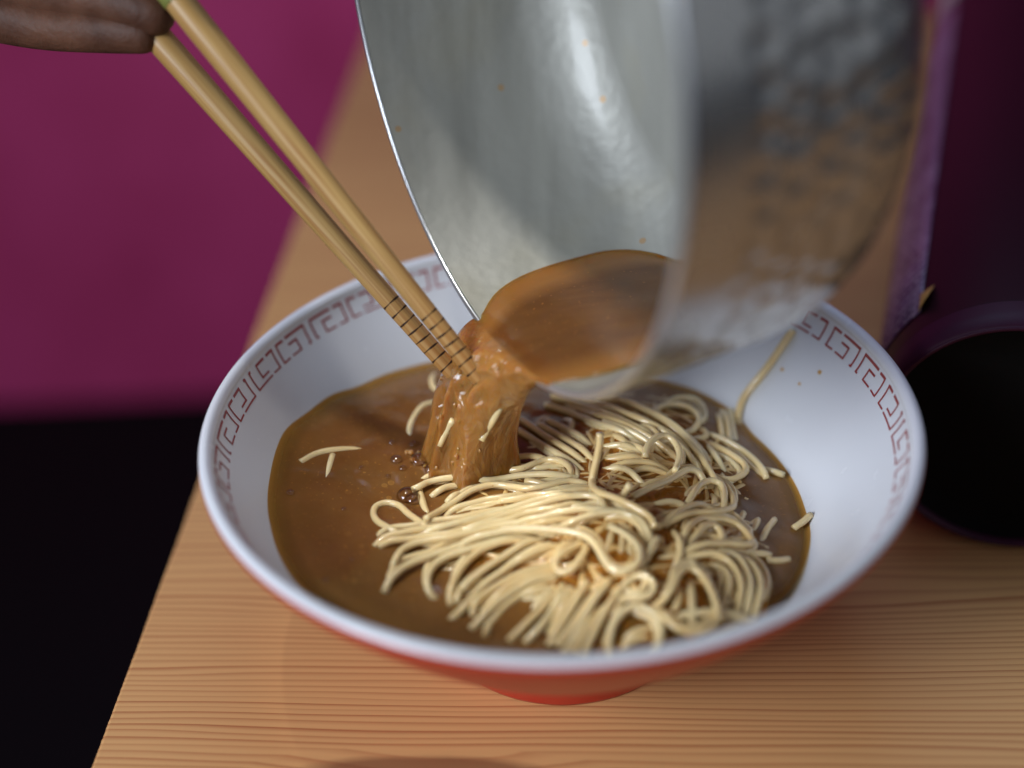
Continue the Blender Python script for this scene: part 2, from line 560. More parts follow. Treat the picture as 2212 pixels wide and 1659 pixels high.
# rounded white lip, from inner wall over to the outside
lip = [(r, H + z) for r, z in smooth_prof([(.1009, -.0008), (.10105, .0004), (.1017, .0014), (.1028, .0019), (.1039, .0017), (.1046, .0012), (.10492, .0007), (.1049, .0004)], 26)]
V = lathe(lip, N); mesh('rim', V, grid_faces(len(lip), N, True, False), WHITE, bowl)
outer = [(r, z + H) for r, z in smooth_prof([(.10480, .0008), (.10502, .0003), (.1050, -.0012)] + OUT[1:] + [(.0425, -.0705)], 60)]
V = lathe(outer, N); mesh('bowl_exterior', V, grid_faces(len(outer), N, True, True), RED, bowl)
foot = [(.0435, H - .0695), (.0423, H - .072), (.0418, .0015), (.0412, .0003), (.0395, .0), (.0385, .001), (.038, .008)]
V = lathe(foot, N); mesh('foot_ring', V, grid_faces(len(foot), N, True, True), RED, bowl)
V = lathe([(.0382, .0078), (.02, .0082), (1e-5, .0084)], 64); mesh('base', V, grid_faces(3, 64, True, True), RED, bowl)

# fret border print: strokes in (u along rim clockwise 0..1, v outer 0 .. inner 1)
STROKES = [
    [(.27, .02), (.02, 0), (0, 1), (.24, .98)],
    [(.38, .33), (.66, .33), (.66, .98), (.34, .98)],
    [(.36, 0), (1.0, 0), (1.0, 1), (.93, .99)],
]
INR = np.array(inner)


def wall_pt(theta, v):
    r = .1005 + (.0976 - .1005) * v
    z = np.interp(r, INR[::-1, 0], INR[::-1, 1])
    # normal of the inner wall points inwards/up
    nr, nz = -.90, .44
    r2, z2 = r + nr * .00012, z + nz * .00012
    return np.array((r2 * math.cos(theta), r2 * math.sin(theta), z2))


def fret(theta0, mirror, flip):
    """one printed motif starting at theta0 (degrees), running clockwise 8.2 degrees"""
    W = math.radians(8.25); wu = .0235; wv = .052
    V = []; F = []
    for st in STROKES:
        P = [np.array(p, float) for p in st]
        # densify
        Q = []
        for i in range(len(P) - 1):
            k = 7
            for t in np.linspace(0, 1, k, endpoint=False):
                Q.append(P[i] + (P[i + 1] - P[i]) * t)
        Q.append(P[-1]); Q = np.array(Q)
        asp = np.array([.0142, .0067])
        R = Q * asp
        T = np.gradient(R, axis=0); T /= np.linalg.norm(T, axis=1)[:, None]
        Nn = np.stack([-T[:, 1], T[:, 0]], -1)
        b0 = len(V)
        hw = .00036
        for i in range(len(R)):
            # mitre at corners
            s_ = hw
            if 0 < i < len(R) - 1:
                d0 = R[i] - R[i - 1]; d1 = R[i + 1] - R[i]
                cs = (d0 @ d1) / (np.linalg.norm(d0) * np.linalg.norm(d1))
                if cs < .5: s_ = hw * 1.35
            for sg in (1, -1):
                q = (R[i] + sg * s_ * Nn[i]) / asp
                u, vv = q
                if mirror: u = 1 - u
                if flip: vv = 1 - vv
                V.append(wall_pt(math.radians(theta0) - W * u, vv))
        for i in range(len(R) - 1):
            a = b0 + 2 * i
            q = (a, a + 1, a + 3, a + 2)
            F.append(q if (mirror == flip) else q[::-1])
    return mesh('printed_motif', V, F, PRINT, bowl, smooth=False)


for j in range(-2, 7):
    t0 = 152.5 + 19.8 * j
    fret(t0, False, j % 2 == 1); fret(t0 - 10.15, True, j % 2 == 1)
for j in range(-1, 5):
    t0 = 25.1 - 20.4 * j
    fret(t0, False, j % 2 == 1); fret(t0 - 10.15, True, j % 2 == 1)

def depth_attr(o, vals, name='depth'):
    a = o.data.attributes.new(name, 'FLOAT', 'POINT')
    a.data.foreach_set('value', [float(min(1, max(0, v))) for v in vals])


# ------------------------------------------------------------------ broth in the bowl
ZB = [(-170, -.0217), (178, -.0215), (170.6, -.0206), (164, -.0198), (155, -.0221), (147, -.0226), (140, -.0255), (133, -.0259), (125.6, -.0271),
      (119, -.0280), (100, -.031), (75, -.035), (57, -.036), (50, -.0357), (36, -.0368), (28.7, -.0388), (9.9, -.0383), (-4, -.038), (-11, -.0370), (-20, -.0366),
      (-25, -.0364), (-38, -.0349), (-60, -.0325), (-90, -.029), (-120, -.024), (-148, -.0204), (-155, -.0212), (-165.6, -.0220)]
zb_t = np.array([t for t, _ in ZB]); zb_z = np.array([z for _, z in ZB]) + H
od = np.argsort(zb_t); zb_t, zb_z = zb_t[od], zb_z[od]
_tt = np.arange(-180, 180, 1.0)
_zz = np.interp(_tt, zb_t, zb_z, period=360)
_k = np.exp(-.5 * (np.arange(-9, 10) / 2.2) ** 2); _k /= _k.sum()
_zz = np.convolve(np.r_[_zz[-9:], _zz, _zz[:9]], _k, 'valid')
ZC = -.0305 + H
IMPACT = at_z(1000, 1000, .052)


def zbound(th):
    return np.interp(np.degrees(th), _tt, _zz, period=360)


def broth_z(x, y):
    r = math.hypot(x, y); th = math.atan2(y, x)
    zb = float(zbound(th)); rb = float(wall_r(zb - H))
    rho = min(1.0, r / rb)
    z = ZC + (zb - ZC) * rho ** 1.4
    d = math.hypot(x - IMPACT[0], y - IMPACT[1])
    edge = 1 - rho ** 6
    z += edge * (.00075 * math.cos(d * 620) * math.exp(-d / .014))
    z += edge * .0011 * noise.noise(Vector((x * 55, y * 55, 1.3))) + edge * .0003 * noise.noise(Vector((x * 190, y * 190, 7)))
    return z


M1 = at_z(1340, 1130, .055); M2 = at_z(1370, 960, .05); M3 = at_z(1460, 1280, .05); M4 = at_z(1120, 1180, .052)


def mound(x, y):
    def g(c, a, s):
        return a * math.exp(-((x - c[0]) ** 2 + (y - c[1]) ** 2) / (2 * s * s))
    h = math.sqrt(g(M1, .010, .024) ** 2 + g(M2, .0075, .022) ** 2 + g(M3, .0085, .022) ** 2 + g(M4, .0045, .02) ** 2)
    return h


NT_, NR_ = 220, 70
V = []; DEP = []
for i in range(NR_):
    rho = (i / (NR_ - 1)) ** .8
    for j in range(NT_):
        th = 2 * math.pi * j / NT_ - math.pi
        zb = float(zbound(th)); rb = float(wall_r(zb - H)) + .0004
        x, y = rho * rb * math.cos(th), rho * rb * math.sin(th)
        zz = broth_z(x * .9999, y * .9999)
        if i == NR_ - 1: zz = zb + .0004
        V.append((x, y, zz + max(0, mound(x, y) - .0006)))
        DEP.append(min((1 - rho) * .085 / .03, 1 - .93 * min(1, mound(x, y) / .004)))
broth = mesh('broth', V, grid_faces(NR_, NT_, True), BROTH)
depth_attr(broth, DEP)
tag(broth, 'glossy brown ramen broth filling the white bowl', 'soup')


def bubble(px, py, r, squash=.8):
    p = at_z(px, py, .052)
    for _ in range(4):
        p = at_z(px, py, broth_z(p[0], p[1]))
    prof = [(max(1e-6, r * math.cos(a)), r * squash * math.sin(a)) for a in np.linspace(-.2, math.pi / 2, 10)]
    V = lathe(prof, 24, o=p)
    return mesh('bubble', V, grid_faces(10, 24, True), BUBBLE, broth)


for b in ((905, 995, .0029), (856, 994, .0019), (880, 1072, .0034), (893, 1080, .0026), (703, 1254 - 0, .0010), (868, 1252, .0009), (627, 1065, .0013), (846, 957, .0012), (921, 972, .0016), (940, 1030, .0014), (960, 1010, .0018), (918, 1004, .0011), (931, 1014, .0020), (870, 1012, .0012), (986, 1022, .0013), (1012, 1026, .0011), (892, 960, .0013), (838, 1030, .0009), (780, 1010, .0007), (742, 1100, .0008), (820, 1180, .0010), (760, 1210, .0007)):
    bubble(*b)
for (px, py, r) in ((1771, 804, .0007), (1727, 829, .0005), (1690, 798, .0006)):
    d = ray(px, py); t = np.linspace(.3, .6, 3000); P = CAM + t[:, None] * d
    R = np.hypot(P[:, 0], P[:, 1]); ins = np.where((R < wall_r(P[:, 2] - H)) & (P[:, 2] < H))[0]
    p = P[ins[-1]]
    V = lathe([(max(1e-6, r * math.cos(a)), r * math.sin(a)) for a in np.linspace(-1.5, 1.57, 9)], 12, o=p)
    mesh('droplet', V, grid_faces(9, 12, True), STREAM, broth)

# ------------------------------------------------------------------ saucepan
PC = np.array([-0.016402, 0.010239, 0.194268])
PN = np.array([-0.909151, -0.416342, -0.010156]); PN /= np.linalg.norm(PN)     # out of the opening
PA = np.cross(PN, [0, 0, 1.0]); PA /= np.linalg.norm(PA); PB = np.cross(PN, PA)
PD, PR0, PRB, PF = .076, .100, .0983, .0293


def pan_prof(step):
    P = [(PR0, 0.0)]
    L = PD - PF
    for t in np.arange(step, L, step): P.append((PR0 + (PRB - PR0) * t / L, t))
    for a in np.linspace(0, math.pi / 2, int(PF * 1.57 / step)): P.append((PRB - PF * (1 - math.cos(a)), PD - PF + PF * math.sin(a)))
    return P


pan = thing('saucepan', 'hammered aluminium saucepan tipped on its side pouring broth', 'saucepan', tuple(PC))
PINV = Matrix.Translation(-Vector(PC))


def pan_mesh(name, V, F, mat):
    return mesh(name, np.asarray(V) - PC, F, mat, pan)


# hammered outside
pp = pan_prof(.0011); na = 520
V = []; s = 0.0
pitch = .0088; rowh = pitch * .866
prev = pp[0]
jit = {}
for k, (r, d) in enumerate(pp):
    s += math.hypot(r - prev[0], d - prev[1]); prev = (r, d)
    dr = (pp[min(k + 1, len(pp) - 1)][0] - pp[max(k - 1, 0)][0]); dd = (pp[min(k + 1, len(pp) - 1)][1] - pp[max(k - 1, 0)][1])
    q = math.hypot(dr, dd) or 1; nr, nd = dd / q, -dr / q
    row0 = int(round((s - .020) / rowh))
    for j in range(na):
        th = 2 * math.pi * j / na
        u = th / (2 * math.pi)
        h = 0.0
        for row in (row0 - 1, row0, row0 + 1):
            if row < 0 or row > 8: continue
            cnt = 71 if row < 5 else 71 - 7 * (row - 4)
            off = .5 * (row % 2)
            c = round(u * cnt - off)
            key = (row, c % cnt)
            if key not in jit: jit[key] = (random.uniform(-.26, .26), random.uniform(-.0015, .0015), random.uniform(.75, 1.25))
            ju, jv, ja = jit[key]
            du = (u * cnt - off - c - ju) / cnt * 2 * math.pi * r; dv = s - .020 - row * rowh - jv
            rr = math.hypot(du, dv) / .0043
            if rr < 1: h = max(h, ja * (1 - rr * rr) ** 1.3)
        h *= -.0009
        R = r + nr * h; D = d + nd * h
        V.append(PC + R * (math.cos(th) * PA + math.sin(th) * PB) - PN * D)
V = list(V); ne = len(V); V.append(PC - PN * PD)
F = grid_faces(len(pp), na, True, False)
b0 = (len(pp) - 1) * na
F += [(b0 + j, b0 + (j + 1) % na, ne) for j in range(na)]
pan_mesh('hammered_exterior', V, F, ALU_OUT)
# inside
T = .0025
pi_ = [(r - T, min(d, PD - T)) for r, d in pan_prof(.0022)]
na2 = 220
V = list(lathe([(r, -d) for r, d in pi_], na2, PA, PB, PN, PC)); ne = len(V); V.append(PC - PN * (PD - T))
F = grid_faces(len(pi_), na2, True, True); b0 = (len(pi_) - 1) * na2
F += [(b0 + (j + 1) % na2, b0 + j, ne) for j in range(na2)]
pan_mesh('pan_interior', V, F, ALU_IN)
rimp = [(PR0 - T / 2 + .00105 * math.cos(a), .0002 + .0009 * math.sin(a)) for a in np.linspace(0, 2 * math.pi, 9)]
V = lathe(rimp, 260, PA, PB, PN, PC); pan_mesh('rim', V, grid_faces(9, 260, True, False), ALU_RIM)

# ------------------------------------------------------------------ broth in the pan and the falling stream (one body)


def pan_rin(d):
    P = np.array(pi_)
    return float(np.interp(d, P[:, 1], P[:, 0]))


def pool_z(d, xa):
    return .0987 + .0064 * (1 - math.exp(-max(d, 0) / .012)) - .082 * xa


NS = 36
rows = []


def chord(d):
    R = pan_rin(d) - .0004 + .0016 * math.exp(-d / .0015)
    xl, xr = .03, -.04
    for _ in range(25):
        yb = PC[2] - pool_z(d, xl); xl = .5 * xl + .5 * math.sqrt(max(1e-8, R * R - yb * yb)) if abs(yb) < R else xl * .8
        yb = PC[2] - pool_z(d, xr); xr = .5 * xr - .5 * math.sqrt(max(1e-8, R * R - yb * yb)) if abs(yb) < R else xr * .8
    return xl, xr, R


def pan_pt(d, xa, z):
    p = PC + PA * xa - PN * d
    p = p.copy(); p[2] = z - PN[2] * 0
    return p


SD = []
dl = list(np.linspace(.0690, .012, 22)) + list(np.linspace(.010, 0.0, 7))
for d in dl:
    xl, xr, R = chord(d)
    row = []
    for i in range(NS):
        t = i / (NS - 1); xa = xl + (xr - xl) * t
        z = pool_z(d, xa) + .0005 * noise.noise(Vector((xa * 90, d * 45, 2))) * math.sin(math.pi * t)
        row.append(pan_pt(d, xa, z))
    for i in range(2 * NS):
        t = i / (NS - 1) if i < NS else 1 - (i - NS + .5) / NS
        far = min(1, (.0692 - d) / .014)
        SD.append(min(t * 3.2, (1 - t) * 2.2 + .3, far))
    aL = math.atan2(PC[2] - pool_z(d, xl), xl); aR = math.atan2(PC[2] - pool_z(d, xr), xr)
    for i in range(NS):
        t = (i + .5) / NS; a = aR + (aL - aR) * t
        row.append(PC + R * (math.cos(a) * PA + math.sin(a) * PB) - PN * d)
    rows.append(np.array(row))
lip_row = rows[-1]
# landing curve
LC = np.array([at_z(*p, .0535) for p in ((929, 960), (958, 985), (1006, 1003), (1056, 1012), (1106, 1006))])
LCc = catmull(LC, .001)
sl = np.r_[0, np.cumsum(np.linalg.norm(np.diff(LCc, axis=0), axis=1))]; sl /= sl[-1]
back = np.array([.62, .50, 0]) * .008
NF = 34
for k in range(1, NF + 1):
    t = k / NF * 1.08
    row = []
    for i in range(2 * NS):
        if i < NS:
            s_ = i / (NS - 1)
        else:
            s_ = 1 - (i - NS + .5) / NS
        e = np.array([np.interp(s_, sl, LCc[:, c]) for c in range(3)])
        bulge = math.sin(math.pi * s_)
        if i >= NS: e = e + back * (.25 + .75 * bulge)
        else: e = e - back * .18 * bulge
        p0 = lip_row[i]
        w = 1 - (1 - min(t, 1)) ** (1.35 + .8 * math.exp(-((s_ - .5) / .2) ** 2) * (1 if i < NS else .6))
        p = p0 + (e - p0) * w
        mid = math.exp(-((s_ - .5) / .22) ** 2)
        drop = (.20 - .12 * mid) * t + (.80 + .12 * mid) * t * t
        p[2] = p0[2] + (e[2] - p0[2]) * drop
        # ridges running down the fall
        amp = .0011 * min(1, t * 2)
        lobe = (.0026 * math.exp(-((s_ - .12) / .09) ** 2) + .0022 * math.exp(-((s_ - .38) / .075) ** 2) + .0034 * math.exp(-((s_ - .72) / .13) ** 2) - .0012) * min(1, t * 1.5) * (1 if i < NS else 0)
        p = p + np.array([-.62, -.68, .2]) * lobe
        if i < NS: p = p + np.array([-.62, -.74, .0]) * .0062 * min(t, 1) ** 1.6 * bulge ** .7
        sk = max(0, (t - .80) / .28)
        cen = LCc[len(LCc) // 2]; ov = np.array([p[0] - cen[0] - .002, p[1] - cen[1] - .004, 0]); ol = np.linalg.norm(ov) + 1e-9
        p = p + ov / ol * .0042 * sk * sk * (1 + .5 * noise.noise(Vector((s_ * 8, 3, 1 if i < NS else 2)))); p[2] -= .002 * sk
        nn = 1.2 - 3.4 * abs(noise.noise(Vector((s_ * 6, t * 6.5, 50)))) * min(1, 1.6 - t) + noise.noise(Vector((s_ * 7.0 + .4 * t, t * 1.6, 4 if i < NS else 9))) + .5 * noise.noise(Vector((s_ * 17.0, t * 3.0, 14 if i < NS else 19)))
        SD.append(.22 + .35 * bulge * max(0, 1 - t) + .12 * math.exp(-((s_ - .75) / .2) ** 2) + .18 * noise.noise(Vector((s_ * 6, t * 1.5, 30))))
        p = p + np.array([-.62, -.68, .2]) * amp * nn * (1 if i < NS else -1) * (bulge ** .5)
        row.append(p)
    rows.append(np.array(row))
V = np.vstack(rows)
F = grid_faces(len(rows), 2 * NS, True, False)
F.append(tuple(range(2 * NS))[::-1])
strm = mesh('broth_stream', V, F, STREAM)
depth_attr(strm, SD)
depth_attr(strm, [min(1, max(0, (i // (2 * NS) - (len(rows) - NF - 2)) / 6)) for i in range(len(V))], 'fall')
tag(strm, 'amber brown broth running out of the saucepan into the bowl', 'broth stream')

# splash: drops at the landing and beads on the fall, added to catch highlights
def drop(p, r, parent, k=.8):
    prof = [(max(1e-6, r * math.cos(a)), r * k * math.sin(a)) for a in np.linspace(-1.5, 1.5, 8)]
    V = lathe(prof, 12, o=p); F = grid_faces(8, 12, True)
    o = mesh('droplet', V, F, STREAM, parent)
    depth_attr(o, [.6] * len(V)); depth_attr(o, [1] * len(V), 'fall')
    return o


random.seed(21)
for k in range(34):
    s_ = random.random(); e = np.array([np.interp(s_ * .8, sl, LCc[:, c]) for c in range(3)])
    d = -back / np.linalg.norm(back) * random.uniform(.002, .009) + np.array([random.uniform(-.004, .004), random.uniform(-.004, .004), 0])
    p = e + d; r = random.choice((.0004, .0005, .0007, .0010))
    p[2] = broth_z(p[0], p[1]) + mound(p[0], p[1]) + r * random.choice((.2, .3, .5))
    drop(p, r, strm)
A_ = np.array(rows[-NF:])
for k in range(16):
    i, j = random.randint(6, NF - 4), random.randint(2, NS - 6)
    drop(A_[i, j] + np.array([-.62, -.68, .2]) * .0001, random.choice((.0004, .0006, .0008)), strm, 1.3)

# ------------------------------------------------------------------ noodles
MAPS = {'R5': (724, 807.5, .3525), 'R6': (1281, 612.6, .3525), 'R7': (556.9, 1074.3, .3525), 'R8': (1169.5, 1074.3, .3525), 'R4': (389.9, 529, .3525),
        'C5': (974.6, 918.9, .17624), 'C6': (1308.7, 918.9, .17624), 'C7': (807.5, 1085.9, .17624), 'C8': (1197.3, 1141.6, .21149), 'B': (891, 696.1, .23504)}
CUT_ENDS = {('C7', 1085, 1045), ('R5', 555, 890), ('C8', 1055, 95), ('C5', 600, 925), ('C5', 910, 680), ('C5', 1320, 800)}


def noodle_pts(mp, pts, lift):
    ox, oy, sc = MAPS[mp]
    out = []
    for p in pts:
        px, py = ox + sc * p[0], oy + sc * p[1]
        ex = (p[2] if len(p) > 2 else 0) * .001 + lift * .001
        q = at_z(px, py, .052)
        for _ in range(6):
            q = at_z(px, py, broth_z(q[0], q[1]) + mound(q[0], q[1]) + ex)
        out.append(q)
    return np.array(out)


NOODLES = thing('noodle_pile', 'pale yellow thin ramen noodles heaped in the brown broth', 'noodles', (0.02, -0.01, .045))
NORG = np.array(NOODLES.location)
NCOUNT = 0


def noodle(path, rad=.00109, parent=NOODLES, name='noodle', org=None, dive=(0, 0)):
    global NCOUNT
    path = catmull(path, .0013)
    sl_ = np.r_[0, np.cumsum(np.linalg.norm(np.diff(path, axis=0), axis=1))]
    for e, dist in ((0, sl_), (1, sl_[-1] - sl_)):
        if dive[e]:
            path[:, 2] -= .0028 * np.clip(1 - dist / .010, 0, 1) ** 1.6
    n = len(path)
    ph = random.random() * 9
    wob = np.array([[noise.noise(Vector((i * .12, ph, c))) for c in range(3)] for i in range(n)]) * .00018
    r = rad * (1 + .07 * np.array([noise.noise(Vector((i * .15, ph, 5))) for i in range(n)]))
    V, F = sweep(path + wob, r, 8, .04)
    off = NORG if org is None else org
    NCOUNT += 1
    return mesh(name, V - off, F, NOODLE, parent)


